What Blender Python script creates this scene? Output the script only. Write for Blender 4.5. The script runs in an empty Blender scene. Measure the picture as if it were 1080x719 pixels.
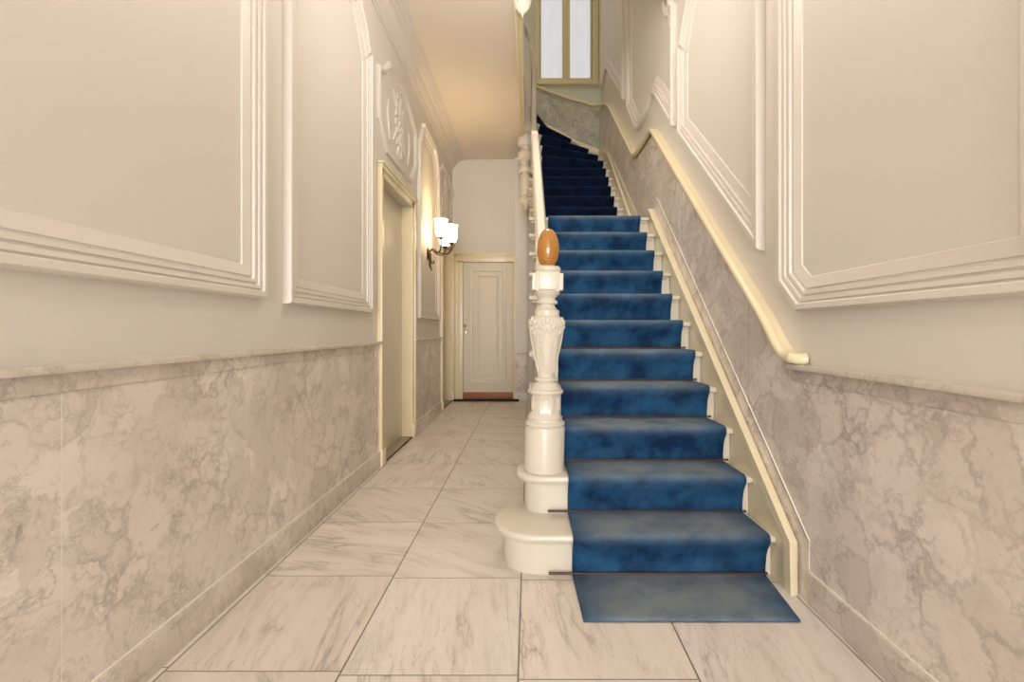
import bpy, bmesh, math, random
from mathutils import Vector, Matrix, Euler
random.seed(7)
scene = bpy.context.scene
COL = scene.collection
PI = math.pi

# ------------------------------------------------------------------ helpers
class MB:
    """collects faces and links them as ONE mesh object"""
    def __init__(self):
        self.bm = bmesh.new()

    def faces(self, vs, fs):
        v = [self.bm.verts.new(p) for p in vs]
        for f in fs:
            try:
                self.bm.faces.new([v[i] for i in f])
            except ValueError:
                pass
        return v

    def box(self, x0, x1, y0, y1, z0, z1, bevel=0.0):
        v = [(x0, y0, z0), (x1, y0, z0), (x1, y1, z0), (x0, y1, z0),
             (x0, y0, z1), (x1, y0, z1), (x1, y1, z1), (x0, y1, z1)]
        f = [(0, 3, 2, 1), (4, 5, 6, 7), (0, 1, 5, 4), (1, 2, 6, 5), (2, 3, 7, 6), (3, 0, 4, 7)]
        if bevel <= 0:
            self.faces(v, f)
            return self
        b = bmesh.new()
        bv = [b.verts.new(p) for p in v]
        for q in f:
            b.faces.new([bv[i] for i in q])
        bmesh.ops.bevel(b, geom=b.edges[:], offset=bevel, segments=2, profile=0.6, affect='EDGES')
        self.merge(b)
        return self

    def merge(self, b, mat=None):
        if mat is not None:
            b.transform(mat)
        me = bpy.data.meshes.new('tmp')
        b.to_mesh(me)
        b.free()
        self.bm.from_mesh(me)
        bpy.data.meshes.remove(me)

    def loft(self, rings, closed=True, caps=True):
        """rings of equal length, joined one after another"""
        R = [[self.bm.verts.new(p) for p in r] for r in rings]
        n = len(R[0])
        for a, b in zip(R[:-1], R[1:]):
            for i in range(n if closed else n - 1):
                j = (i + 1) % n
                try:
                    self.bm.faces.new([a[i], a[j], b[j], b[i]])
                except ValueError:
                    pass
        if caps and closed:
            for r in (R[0], R[-1]):
                try:
                    self.bm.faces.new(r)
                except ValueError:
                    pass
        return self

    def lathe(self, cx, cy, prof, n=32, sx=1.0, sy=1.0, ph=0.0):
        rings = []
        for r, z in prof:
            rings.append([(cx + sx * max(r, 1e-4) * math.cos(2 * PI * i / n + ph),
                           cy + sy * max(r, 1e-4) * math.sin(2 * PI * i / n + ph), z) for i in range(n)])
        return self.loft(rings)

    def tube(self, pts, rad, n=10, sx=1.0, sy=1.0, up=None):
        pts = [Vector(p) for p in pts]
        if not isinstance(rad, (list, tuple)):
            rad = [rad] * len(pts)
        rings = []
        prev = None
        for i, p in enumerate(pts):
            a = pts[max(i - 1, 0)]
            b = pts[min(i + 1, len(pts) - 1)]
            t = (b - a).normalized()
            if up is not None:
                u = t.cross(Vector(up))
            elif prev is None:
                u = t.cross(Vector((0, 0, 1)))
                if u.length < 1e-3:
                    u = t.cross(Vector((1, 0, 0)))
            else:
                u = prev - t * prev.dot(t)
            u.normalize()
            prev = u
            w = u.cross(t).normalized()
            rings.append([p + u * (math.cos(2 * PI * k / n) * rad[i] * sx) + w * (math.sin(2 * PI * k / n) * rad[i] * sy)
                          for k in range(n)])
        return self.loft(rings)

    def sweep(self, pts, prof, up=(0, 0, 1)):
        """closed 2-D profile (side, up) swept along a polyline"""
        pts = [Vector(p) for p in pts]
        rings = []
        for i, p in enumerate(pts):
            d0 = (p - pts[i - 1]).normalized() if i else None
            d1 = (pts[i + 1] - p).normalized() if i < len(pts) - 1 else None
            t = ((d0 or d1) + (d1 or d0)).normalized()
            side = t.cross(Vector(up)).normalized()
            w = side.cross(t).normalized()
            c = 1.0
            if d0 and d1:
                c = 1 / max(0.45, t.dot(d1))
            rings.append([p + side * a + w * (b * c) for a, b in prof])
        return self.loft(rings)

    def prism(self, poly, fn, a, b):
        """2-D polygon extruded from a to b; fn(u, v, w) -> point"""
        return self.loft([[fn(u, v, a) for u, v in poly], [fn(u, v, b) for u, v in poly]])

    def ell(self, c, r, rot=(0, 0, 0), seg=12, rings=8):
        b = bmesh.new()
        bmesh.ops.create_uvsphere(b, u_segments=seg, v_segments=rings, radius=1.0)
        m = Matrix.Translation(Vector(c)) @ Euler(rot).to_matrix().to_4x4() @ Matrix.Diagonal((r[0], r[1], r[2], 1))
        self.merge(b, m)
        return self

    def build(self, name, mat, parent=None, angle=38, loc=None):
        bmesh.ops.remove_doubles(self.bm, verts=self.bm.verts[:], dist=1e-5)
        bmesh.ops.recalc_face_normals(self.bm, faces=self.bm.faces[:])
        me = bpy.data.meshes.new(name)
        self.bm.to_mesh(me)
        self.bm.free()
        for p in me.polygons:
            p.use_smooth = True
        me.set_sharp_from_angle(angle=math.radians(angle))
        me.materials.append(mat)
        o = bpy.data.objects.new(name, me)
        COL.objects.link(o)
        if parent is not None:
            o.parent = parent
            pm = Matrix.Identity(4)
            q = parent
            while q is not None:                      # nothing evaluated yet: chain by hand
                pm = (q.matrix_parent_inverse if q.parent else Matrix.Identity(4)) @ q.matrix_basis @ pm
                q = q.parent
            o.matrix_parent_inverse = pm.inverted()
        return o


def tag(o, label=None, cat=None, group=None, kind=None):
    if label:
        o['label'] = label
    if cat:
        o['category'] = cat
    if group:
        o['group'] = group
    if kind:
        o['kind'] = kind
    return o


def empty(name, loc, label=None, cat=None, group=None, kind=None):
    o = bpy.data.objects.new(name, None)
    COL.objects.link(o)
    o.location = loc
    o.empty_display_size = 0.1
    return tag(o, label, cat, group, kind)


def struct(name, mb, mat, label=None, cat=None):
    return tag(mb.build(name, mat), label, cat, None, 'structure')


# ------------------------------------------------------------------ materials
def lin(r, g, b):
    f = lambda c: ((c / 255 + 0.055) / 1.055) ** 2.4 if c > 10 else c / 255 / 12.92
    return (f(r), f(g), f(b), 1)


class NT:
    def __init__(self, name):
        self.m = bpy.data.materials.new(name)
        self.m.use_nodes = True
        self.t = self.m.node_tree
        self.b = self.t.nodes['Principled BSDF']

    def n(self, typ, **kw):
        nd = self.t.nodes.new(typ)
        for k, v in kw.items():
            if k in nd.inputs.keys():
                nd.inputs[k].default_value = v
            else:
                setattr(nd, k, v)
        return nd

    def l(self, a, b):
        self.t.links.new(a, b)

    def math(self, op, a, b=None, c=None, clamp=False):
        nd = self.t.nodes.new('ShaderNodeMath')
        nd.operation = op
        nd.use_clamp = clamp
        for i, v in enumerate((a, b, c)):
            if v is None:
                continue
            if isinstance(v, (int, float)):
                nd.inputs[i].default_value = v
            else:
                self.l(v, nd.inputs[i])
        return nd.outputs[0]

    def ramp(self, fac, stops):
        nd = self.t.nodes.new('ShaderNodeValToRGB')
        e = nd.color_ramp.elements
        while len(e) < len(stops):
            e.new(0.5)
        for s, (p, c) in zip(e, stops):
            s.position = p
            s.color = c if len(c) == 4 else (*c, 1)
        self.l(fac, nd.inputs[0])
        return nd.outputs[0]

    def mix(self, fac, a, b, mode='MIX'):
        nd = self.t.nodes.new('ShaderNodeMix')
        nd.data_type = 'RGBA'
        nd.blend_type = mode
        for s, v in ((nd.inputs[0], fac), (nd.inputs[6], a), (nd.inputs[7], b)):
            if isinstance(v, (int, float, tuple)):
                s.default_value = v
            else:
                self.l(v, s)
        return nd.outputs[2]

    def noise(self, vec, scale, detail=4, rough=0.5, dist=0.0):
        nd = self.n('ShaderNodeTexNoise', Scale=scale, Detail=detail, Roughness=rough, Distortion=dist)
        if vec is not None:
            self.l(vec, nd.inputs['Vector'])
        return nd

    def coord(self, scale=(1, 1, 1), rot=(0, 0, 0)):
        tc = self.t.nodes.new('ShaderNodeTexCoord')
        mp = self.t.nodes.new('ShaderNodeMapping')
        mp.inputs['Scale'].default_value = scale
        mp.inputs['Rotation'].default_value = rot
        self.l(tc.outputs['Object'], mp.inputs['Vector'])
        return mp.outputs[0]

    def bump(self, h, strength=0.2, dist=0.01):
        nd = self.n('ShaderNodeBump', Strength=strength, Distance=dist)
        self.l(h, nd.inputs['Height'])
        self.l(nd.outputs[0], self.b.inputs['Normal'])


def paint(name, c, rough=0.4, var=0.04, spec=0.5, coat=0.0):
    t = NT(name)
    nz = t.noise(t.coord(), 1.3, 3)
    c2 = tuple(x * (1 - var * 2) for x in c[:3]) + (1,)
    t.l(t.mix(nz.outputs[0], c, c2), t.b.inputs['Base Color'])
    t.b.inputs['Roughness'].default_value = rough
    t.b.inputs['Specular IOR Level'].default_value = spec
    t.b.inputs['Coat Weight'].default_value = coat
    t.b.inputs['Coat Roughness'].default_value = 0.15
    n2 = t.noise(t.coord(), 90, 2)
    t.bump(n2.outputs[0], 0.05, 0.003)
    return t.m


M = {}
M['wall'] = paint('wall_paint', lin(224, 219, 211), 0.5, 0.02)
M['mould'] = paint('moulding_paint', lin(228, 222, 214), 0.42, 0.02)
M['well'] = paint('stairwell_paint', lin(212, 218, 202), 0.5, 0.02)
M['pier'] = paint('pier_daylit', lin(232, 231, 229), 0.5, 0.02)  # cool daylight falling on the pier is put into its colour
M['ceiling'] = paint('ceiling_paint', lin(234, 226, 215), 0.6, 0.02)
M['stair'] = paint('stair_paint', lin(223, 216, 201), 0.3, 0.02, coat=0.2)
M['trim'] = paint('yellow_trim_paint', lin(236, 224, 192), 0.3, 0.02, coat=0.2)
M['rail'] = paint('rail_paint', lin(238, 225, 190), 0.28, 0.02, coat=0.3)
M['doorp'] = paint('door_paint', lin(232, 224, 207), 0.42, 0.02, coat=0.0)
M['frame'] = paint('window_frame_paint', lin(228, 221, 182), 0.4, 0.02)
M['grout'] = paint('pale_grout', lin(240, 234, 224), 0.8, 0.05)
M['dark'] = paint('dark_mat', lin(52, 34, 26), 0.9, 0.2)
M['threshold'] = paint('stone_threshold', lin(178, 164, 144), 0.6, 0.1)
M['steel'] = paint('nickel', lin(190, 185, 175), 0.25, 0.05)
M['steel'].node_tree.nodes['Principled BSDF'].inputs['Metallic'].default_value = 0.9
M['bronze'] = paint('dark_bronze', lin(92, 70, 44), 0.35, 0.2)
M['bronze'].node_tree.nodes['Principled BSDF'].inputs['Metallic'].default_value = 0.7
M['rod'] = paint('brown_rod', lin(92, 58, 42), 0.4, 0.15)


def marble_wall(name, base, pale, vein, tint, scale=1.0):
    t = NT(name)
    co = t.coord((scale,) * 3, (0.3, 0.5, 0.2))
    w = t.noise(co, 3.2, 6, 0.68)
    warp = t.n('ShaderNodeVectorMath', operation='MULTIPLY_ADD')
    t.l(w.outputs['Color'], warp.inputs[0])
    warp.inputs[1].default_value = (0.34, 0.34, 0.34)
    t.l(co, warp.inputs[2])
    v = warp.outputs[0]
    big = t.noise(co, 1.6, 4, 0.55)
    c = t.mix(t.ramp(big.outputs[0], [(0.36, (0, 0, 0)), (0.64, (1, 1, 1))]), base, pale)
    # broken, pebble-like fragments of slightly different tone
    vc = t.n('ShaderNodeTexVoronoi', feature='F1', Scale=5.0)
    t.l(v, vc.inputs['Vector'])
    sc = t.n('ShaderNodeSeparateColor')
    t.l(vc.outputs['Color'], sc.inputs[0])
    c = t.mix(t.math('MULTIPLY', sc.outputs[0], 0.42), c, tint)
    # webs of veins at two sizes, breaking off here and there
    for scl, wid, amt, lo, hi in ((5.0, .075, .42, .40, .60), (12.0, .11, .34, .46, .62)):
        vo = t.n('ShaderNodeTexVoronoi', feature='DISTANCE_TO_EDGE', Scale=scl)
        t.l(v, vo.inputs['Vector'])
        web = t.ramp(vo.outputs['Distance'], [(0.0, (1, 1, 1)), (wid * .35, (.55, .55, .55)), (wid, (0, 0, 0))])
        msk = t.noise(co, scl * .55, 3)
        web = t.math('MULTIPLY', web, t.ramp(msk.outputs[0], [(lo, (0, 0, 0)), (hi, (1, 1, 1))]))
        c = t.mix(t.math('MULTIPLY', web, amt), c, vein)
    # thin crooked veins
    n1 = t.noise(v, 2.2, 6, 0.6)
    a1 = t.math('ABSOLUTE', t.math('SUBTRACT', n1.outputs[0], 0.5))
    l1 = t.ramp(a1, [(0.0, (1, 1, 1)), (0.016, (0, 0, 0))])
    m1 = t.noise(co, 1.7, 2)
    l1 = t.math('MULTIPLY', l1, t.ramp(m1.outputs[0], [(0.46, (0, 0, 0)), (0.66, (1, 1, 1))]))
    c = t.mix(t.math('MULTIPLY', l1, 0.5), c, vein)
    # grey-brown clouds and dark crumbs
    n2 = t.noise(v, 6, 6, 0.72)
    c = t.mix(t.math('MULTIPLY', t.ramp(n2.outputs[0], [(0.50, (0, 0, 0)), (0.70, (1, 1, 1))]), 0.5), c, tint)
    n3 = t.noise(v, 15, 5, 0.7)
    c = t.mix(t.math('MULTIPLY', t.ramp(n3.outputs[0], [(0.60, (0, 0, 0)), (0.72, (1, 1, 1))]), 0.5), c, vein)
    t.l(c, t.b.inputs['Base Color'])
    t.b.inputs['Roughness'].default_value = 0.34
    return t.m


M['marble'] = marble_wall('warm_veined_marble', lin(230, 220, 212), lin(241, 233, 226), lin(128, 118, 107), lin(184, 174, 162), 1.25)
M['ledge'] = marble_wall('pale_marble', lin(226, 219, 208), lin(238, 232, 222), lin(166, 156, 144), lin(204, 196, 184))
M['green'] = marble_wall('grey_green_marble', lin(196, 194, 178), lin(212, 210, 196), lin(70, 66, 54), lin(146, 144, 126), 1.6)


def marble_floor():
    t = NT('floor_marble_tiles')
    S, X0, Y0 = 0.577, -0.035, 1.466
    tc = t.n('ShaderNodeTexCoord')
    sp = t.n('ShaderNodeSeparateXYZ')
    t.l(tc.outputs['Object'], sp.inputs[0])
    u = t.math('DIVIDE', t.math('SUBTRACT', sp.outputs[0], X0 - 20 * S), S)
    # columns are set a little out of step with each other
    cu = t.math('FLOOR', u)
    off = t.math('MULTIPLY', t.math('SUBTRACT', cu, 19), 0.03)
    v = t.math('ADD', t.math('DIVIDE', t.math('SUBTRACT', sp.outputs[1], Y0 - 20 * S), S), off)
    cv = t.math('FLOOR', v)
    fu = t.math('SUBTRACT', u, cu)
    fv = t.math('SUBTRACT', v, cv)
    eu = t.math('MINIMUM', fu, t.math('SUBTRACT', 1, fu))
    ev = t.math('MINIMUM', fv, t.math('SUBTRACT', 1, fv))
    e = t.math('MINIMUM', eu, t.math('MULTIPLY', ev, 1.5))
    joint = t.ramp(e, [(0.003, (1, 1, 1)), (0.0064, (0, 0, 0))])
    cell = t.n('ShaderNodeCombineXYZ')
    t.l(cu, cell.inputs[0])
    t.l(cv, cell.inputs[1])
    wn = t.n('ShaderNodeTexWhiteNoise', noise_dimensions='3D')
    t.l(cell.outputs[0], wn.inputs['Vector'])
    sc = t.n('ShaderNodeSeparateColor')
    t.l(wn.outputs['Color'], sc.inputs[0])
    # per-tile rotation and offset of the vein field
    rot = t.n('ShaderNodeVectorRotate', rotation_type='Z_AXIS')
    t.l(tc.outputs['Object'], rot.inputs['Vector'])
    t.l(t.math('MULTIPLY_ADD', sc.outputs[0], 1.7, 0.15), rot.inputs['Angle'])
    add = t.n('ShaderNodeVectorMath', operation='MULTIPLY_ADD')
    t.l(wn.outputs['Color'], add.inputs[0])
    add.inputs[1].default_value = (9, 9, 9)
    t.l(rot.outputs[0], add.inputs[2])
    mp = t.n('ShaderNodeMapping')
    mp.inputs['Scale'].default_value = (0.8, 4.6, 1)
    t.l(add.outputs[0], mp.inputs[0])
    vec = mp.outputs[0]
    big = t.noise(vec, 1.2, 4, 0.55)
    c = t.mix(t.ramp(big.outputs[0], [(0.35, (0, 0, 0)), (0.65, (1, 1, 1))]), lin(229, 221, 215), lin(240, 234, 229))
    warm = t.math('MULTIPLY', t.ramp(sc.outputs[1], [(0.45, (0, 0, 0)), (0.9, (1, 1, 1))]), 0.35)
    c = t.mix(warm, c, lin(216, 200, 174))
    n1 = t.noise(vec, 1.5, 5, 0.55, 0.25)
    a1 = t.math('ABSOLUTE', t.math('SUBTRACT', n1.outputs[0], 0.5))
    l1 = t.ramp(a1, [(0.0, (1, 1, 1)), (0.012, (.35, .35, .35)), (0.045, (0, 0, 0))])
    m1 = t.noise(add.outputs[0], 2.6, 2)
    l1 = t.math('MULTIPLY', l1, t.ramp(m1.outputs[0], [(0.40, (0, 0, 0)), (0.62, (1, 1, 1))]))
    c = t.mix(t.math('MULTIPLY', l1, 0.62), c, lin(132, 120, 106))
    n5 = t.noise(vec, 3.4, 6, 0.62, 0.15)
    a5 = t.math('ABSOLUTE', t.math('SUBTRACT', n5.outputs[0], 0.47))
    l5 = t.ramp(a5, [(0.0, (1, 1, 1)), (0.014, (0, 0, 0))])
    m5 = t.noise(add.outputs[0], 3.6, 2)
    l5 = t.math('MULTIPLY', l5, t.ramp(m5.outputs[0], [(0.44, (0, 0, 0)), (0.62, (1, 1, 1))]))
    c = t.mix(t.math('MULTIPLY', l5, 0.45), c, lin(150, 130, 108))
    c = t.mix(t.math('MULTIPLY', sc.outputs[2], 0.22), c, lin(190, 182, 172))
    n2 = t.noise(vec, 4.2, 6, 0.65)
    c = t.mix(t.math('MULTIPLY', t.ramp(n2.outputs[0], [(0.5, (0, 0, 0)), (0.74, (1, 1, 1))]), 0.42), c, lin(178, 164, 146))
    c = t.mix(t.math('MULTIPLY', joint, 0.9), c, lin(84, 66, 50))
    t.l(c, t.b.inputs['Base Color'])
    rg = t.math('MULTIPLY_ADD', n2.outputs[0], 0.2, 0.22)
    t.l(rg, t.b.inputs['Roughness'])
    t.bump(t.math('SUBTRACT', 1, joint), 0.3, 0.003)
    return t.m


M['floor'] = marble_floor()


def carpet(name, deep, mid, worn, wear_sheen):
    t = NT(name)
    co = t.coord()
    a = t.noise(co, 7, 4, 0.6)
    c = t.mix(t.ramp(a.outputs[0], [(0.36, (0, 0, 0)), (0.66, (1, 1, 1))]), deep, mid)
    # trodden, bleached pile plus a glancing sheen painted onto the treads
    at = t.n('ShaderNodeAttribute', attribute_name='wear_sheen')
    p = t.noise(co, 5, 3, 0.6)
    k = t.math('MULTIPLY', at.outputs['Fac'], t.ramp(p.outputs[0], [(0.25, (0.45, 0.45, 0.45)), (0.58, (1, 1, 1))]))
    c = t.mix(t.math('MULTIPLY', k, wear_sheen), c, worn)
    f = t.noise(co, 240, 2, 0.7)
    c = t.mix(0.25, c, f.outputs[0], 'OVERLAY')
    t.l(c, t.b.inputs['Base Color'])
    t.b.inputs['Roughness'].default_value = 0.95
    t.b.inputs['Specular IOR Level'].default_value = 0.1
    t.b.inputs['Sheen Weight'].default_value = 0.12
    t.b.inputs['Sheen Roughness'].default_value = 0.4
    t.b.inputs['Sheen Tint'].default_value = lin(150, 185, 215)
    t.bump(f.outputs[0], 0.35, 0.004)
    return t.m


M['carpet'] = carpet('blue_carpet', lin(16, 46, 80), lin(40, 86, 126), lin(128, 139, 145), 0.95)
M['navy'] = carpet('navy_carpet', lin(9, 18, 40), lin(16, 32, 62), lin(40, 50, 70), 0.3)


def egg_wood():
    t = NT('varnished_wood')
    co = t.coord((1, 1, 0.35))
    w = t.noise(co, 18, 4, 0.6, 0.5)
    c = t.mix(w.outputs[0], lin(198, 140, 58), lin(162, 102, 36))
    s = t.noise(t.coord(), 110, 2, 0.5)
    c = t.mix(t.ramp(s.outputs[0], [(0.62, (0, 0, 0)), (0.7, (1, 1, 1))]), c, lin(96, 52, 16))
    t.l(c, t.b.inputs['Base Color'])
    t.b.inputs['Roughness'].default_value = 0.25
    t.b.inputs['Coat Weight'].default_value = 0.8
    t.b.inputs['Coat Roughness'].default_value = 0.06
    return t.m


M['egg'] = egg_wood()
t = NT('kick_wood')
n_ = t.noise(t.coord((1, 6, 14)), 5, 4)
t.l(t.mix(n_.outputs[0], lin(182, 110, 56), lin(146, 82, 38)), t.b.inputs['Base Color'])
t.b.inputs['Roughness'].default_value = 0.45
M['kick'] = t.m


def glow(name, c, s, base):
    t = NT(name)
    t.b.inputs['Base Color'].default_value = base
    t.b.inputs['Emission Color'].default_value = c
    t.b.inputs['Emission Strength'].default_value = s
    t.b.inputs['Roughness'].default_value = 0.35
    return t


M['shade'] = glow('opal_glass', (1, 0.76, 0.45, 1), 7.0, lin(245, 236, 220)).m
M['bulb'] = glow('lit_bulb', (1, 0.78, 0.50, 1), 120.0, lin(245, 236, 220)).m
g = glow('frosted_pane', (0.80, 0.81, 0.84, 1), 0.84, lin(120, 120, 122))
gn = g.noise(g.coord((6, 1, 1.2)), 2.2, 2)
g.l(g.mix(gn.outputs[0], (0.72, 0.72, 0.72, 1), (0.60, 0.60, 0.62, 1)), g.b.inputs['Emission Color'])
M['pane'] = g.m

# ------------------------------------------------------------------ dimensions
EYE = 1.11
XL, XR = -1.24, 1.16            # plaster faces
YB, YF = 7.35, -6.0             # back wall, front wall
ZC, ZTOP = 3.87, 7.6
R_, G_, Y1 = 0.195, 0.212, 2.07   # rise, going, first riser
FL2 = 23 * R_                     # upper floor

# ------------------------------------------------------------------ room shell
b = MB().box(-1.6, 1.5, YF - .2, YB + .3, -.2, 0)
struct('floor', b, M['floor'])

D1 = (3.78, 4.75)
D3 = (6.36, 7.22)
DH = 2.40
b = MB()
b.box(XL - .25, XL, YF - .2, D1[0], 0, ZTOP)
b.box(XL - .25, XL, D1[0], D1[1], DH, ZTOP)
b.box(XL - .25, XL, D1[1], D3[0], 0, ZTOP)
b.box(XL - .25, XL, D3[0], D3[1], DH, ZTOP)
b.box(XL - .25, XL, D3[1], YB + .25, 0, ZTOP)
b.box(XL - .25, XL - .15, D1[0], D1[1], 0, DH)
b.box(XL - .25, XL - .15, D3[0], D3[1], 0, DH)
struct('wall_left', b, M['wall'])
b = MB().box(XR, XR + .25, YF - .2, YB + .25, 0, ZTOP)
struct('wall_right', b, M['wall'])

# back wall with the door opening and the stair window opening
BD = (-1.07, -.255, 2.215)             # door x0, x1, top
BW = (.10, 1.115, 5.10, 7.0)           # window x0, x1, z0, z1
b = MB()
b.box(XL, BD[0], YB, YB + .25, 0, ZC + .3)
b.box(BD[0], BD[1], YB, YB + .25, BD[2], ZC + .3)
b.box(BD[1], XR, YB, YB + .25, 0, ZC + .3)
b.box(BD[0], BD[1], YB + .15, YB + .25, 0, BD[2])
struct('wall_back', b, M['wall'])
b = MB()
b.box(XL, BW[0], YB, YB + .25, ZC + .3, ZTOP)
b.box(BW[1], XR, YB, YB + .25, ZC + .3, ZTOP)
b.box(BW[0], BW[1], YB, YB + .25, ZC + .3, BW[2])
b.box(BW[0], BW[1], YB, YB + .25, BW[3], ZTOP)
struct('wall_back_stairwell', b, M['well'])
# front wall (behind the camera) with a tall glazed entrance
b = MB()
b.box(XL, -1.0, YF - .2, YF, 0, ZTOP)
b.box(1.0, XR, YF - .2, YF, 0, ZTOP)
b.box(-1.0, 1.0, YF - .2, YF, 3.35, ZTOP)
struct('wall_front', b, M['wall'])

# hall ceiling = upper floor slab with the stairwell cut out of it
WX, WY = -.13, 3.68
b = MB()
b.box(XL, WX, WY, YB, ZC, FL2 - .02)
b.box(XL, XR, YF, WY, ZC, FL2 - .02)
struct('ceiling', b, M['ceiling'])
struct('ceiling_upper', MB().box(XL - .25, XR + .25, YF - .2, YB + .25, ZTOP, ZTOP + .2), M['ceiling'])

# pier on the back wall right of the door
struct('wall_pier', MB().box(-.225, -.034, YB - .07, YB, 0, ZC), M['pier'])
# spandrel wall under the stairs
sp = [(2.48, 0), (YB, 0), (YB, 3.55), (6.55, 3.55), (5.07, 2.1), (4.2, 1.92), (4.1, 1.92), (2.48, .34)]
b = MB().prism(sp, lambda u, v, w: (w, u, v), .066, .09)
struct('wall_under_stairs', b, M['wall'])

TRIM = [0]


def trim(mb, mat, label=None):
    TRIM[0] += 1
    return struct('trim_%d' % TRIM[0], mb, mat, label)


# -------- cornice along the left wall
cp = [(0, 0), (0, -.17), (.012, -.17), (.018, -.15), (.03, -.145), (.034, -.12), (.055, -.105), (.078, -.075),
      (.085, -.055), (.088, -.04), (.12, -.036), (.126, -.024), (.165, -.02), (.17, -.008), (.20, -.006), (.205, 0)]
b = MB().prism(cp, lambda u, v, w: (XL + u, w, ZC + v), YF, YB)
trim(b, M['wall'], 'stepped plaster cornice along the left wall')

# -------- marble dado, left
DL, DLZ = XL + .018, 1.0
def dado(x0, x1, y0, y1, zt, joints, name, sgn):
    """slabs between the joints, a band and a ledge above, a skirting below"""
    b = MB()
    ys = [y0] + [j for j in joints if y0 < j < y1] + [y1]
    for a, c in zip(ys[:-1], ys[1:]):
        b.box(x0, x1, a + .0016, c - .0016, .13, zt - .0502)
    trim(b, M['marble'], 'veined marble wall slabs, %s' % name)
    g = MB()
    e = .0002 * sgn
    g.box(x0, x1 - e, y0, y1, .13, zt - .052)
    trim(g, M['grout'])
    b = MB()
    k = .006 * sgn
    y2 = y1 if sgn > 0 else 1.97
    b.box(x0, x1 + k, y0, y2, zt - .05, zt, .002)
    trim(b, M['marble'])
    b = MB()
    q = .03 * sgn
    b.box(x0, x1 + q, y0, y2, zt, zt + .022, .006)
    trim(b, M['ledge'], 'pale marble ledge on top of the wall slabs, %s' % name)
    b = MB()
    trim(MB().box(x0, x1 + .0075 * sgn, y0, y1, .1285, .1325), M['grout'], 'pale mortar line over the skirting')
    q = .014 * sgn
    b.box(x0, x1 + q, y0, y1, 0, .128, .003)
    tag(b.build('baseboard_left' if sgn > 0 else 'baseboard_right', M['marble']), 'marble skirting, %s' % name, None, None, 'structure')


dado(XL, DL, YF, 3.70, DLZ, (-1.2, 1.19, ), 'left wall before the doorway', 1)
dado(XL, DL, 4.84, 6.28, DLZ, (5.6,), 'left wall between the two doorways', 1)
dado(XR, XR - .018, YF, 1.85, .945, (-.6, .62,), 'right wall before the stairs', -1)

# -------- marble following the stairs, right wall (up to the underside of the handrail)
RAIL = [(1.93, .99), (2.02, 1.03), (2.14, 1.15), (4.10, 2.90), (4.17, 2.945), (4.26, 2.955), (4.74, 2.955), (4.82, 2.965), (4.90, 3.01), (6.30, 4.20),
        (6.62, 4.40), (6.95, 4.56), (7.22, 4.66)]
sk = [(1.852, .0), (1.852, .25), (4.05, 2.28), (4.12, 2.26), (4.75, 2.26), (4.86, 2.37), (6.1, 3.35), (6.7, 3.80), (YB, 4.08)]
top = [(1.852, .967), (1.93, .967)] + [(y, z - .02) for y, z in RAIL[1:]] + [(YB, 4.66)]
b = MB().prism(sk[1:] + top[::-1], lambda u, v, w: (w, u, v), XR - .016, XR)
trim(b, M['marble'], 'tall marble slabs rising with the stairs under the handrail')
b = MB().prism([(1.852, .25), (1.852, 0), (YB, 0)] + sk[:1:-1], lambda u, v, w: (w, u, v), XR - .022, XR)
trim(b, M['marble'], 'raking marble skirting behind the stair string')
b = MB()
for part_ in (sk[1:3], sk[5:]):
    b.sweep([(XR - .019, y, z) for y, z in part_], [(-.004, -.003), (.004, -.003), (.004, .003), (-.004, .003)], up=(1, 0, 0))
trim(b, M['grout'], 'pale mortar line on top of the raking skirting')
for yj, z0, z1 in ((2.37, .72, 1.34), (3.4, 1.7, 2.26)):
    trim(MB().box(XR - .0165, XR - .01, yj, yj + .002, z0, z1), M['threshold'])
# back wall of the stairwell: marble under the handrail
bw = [(.0, 3.5), (XR - .017, 3.5), (XR - .017, 4.64), (.6, 4.80), (.1, 4.985), (.0, 5.03)]
b = MB().prism(bw, lambda u, v, w: (u, w, v), YB - .016, YB)
trim(b, M['green'], 'grey-green veined marble on the stairwell back wall')
# back pier dado
b = MB().box(-.225, -.034, YB - .082, YB - .071, .12, .74, .002)
trim(b, M['marble'])
b = MB().box(-.235, -.034, YB - .10, YB - .071, .74, .765, .004)
trim(b, M['marble'])
b = MB().box(-.235, -.034, YB - .095, YB - .071, 0, .12, .004)
trim(b, M['pier'])


# -------- wall panels
PROF = [(0, 0), (.004, .034), (.010, .042), (.030, .042), (.034, .038), (.036, .026), (.041, .026), (.043, .033), (.058, .032), (.061, .019), (.067, .019),
        (.069, .026), (.082, .025), (.086, .011), (.093, .011), (.096, .016), (.140, .006), (.144, .0)]


def moulding(mb, pts, x, sgn, prof=PROF, k=1.0):
    """profile swept round a closed path (y, z) on the wall plane at x"""
    n = len(pts)
    area = sum(pts[i][0] * pts[(i + 1) % n][1] - pts[(i + 1) % n][0] * pts[i][1] for i in range(n))
    if area < 0:
        pts = pts[::-1]
    nor = []
    for i in range(n):
        p, q, r = Vector(pts[i - 1]), Vector(pts[i]), Vector(pts[(i + 1) % n])
        a = (q - p).normalized()
        c = (r - q).normalized()
        na, nc = Vector((-a.y, a.x)), Vector((-c.y, c.x))
        m = (na + nc)
        m = m / max(.35, m.dot(na))
        nor.append(m)
    rings = []
    for s, d in prof:
        rings.append([(x + sgn * d * k, pts[i][0] + nor[i].x * s * k, pts[i][1] + nor[i].y * s * k) for i in range(n)])
    mb.loft(rings, True, False)
    return mb


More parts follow.
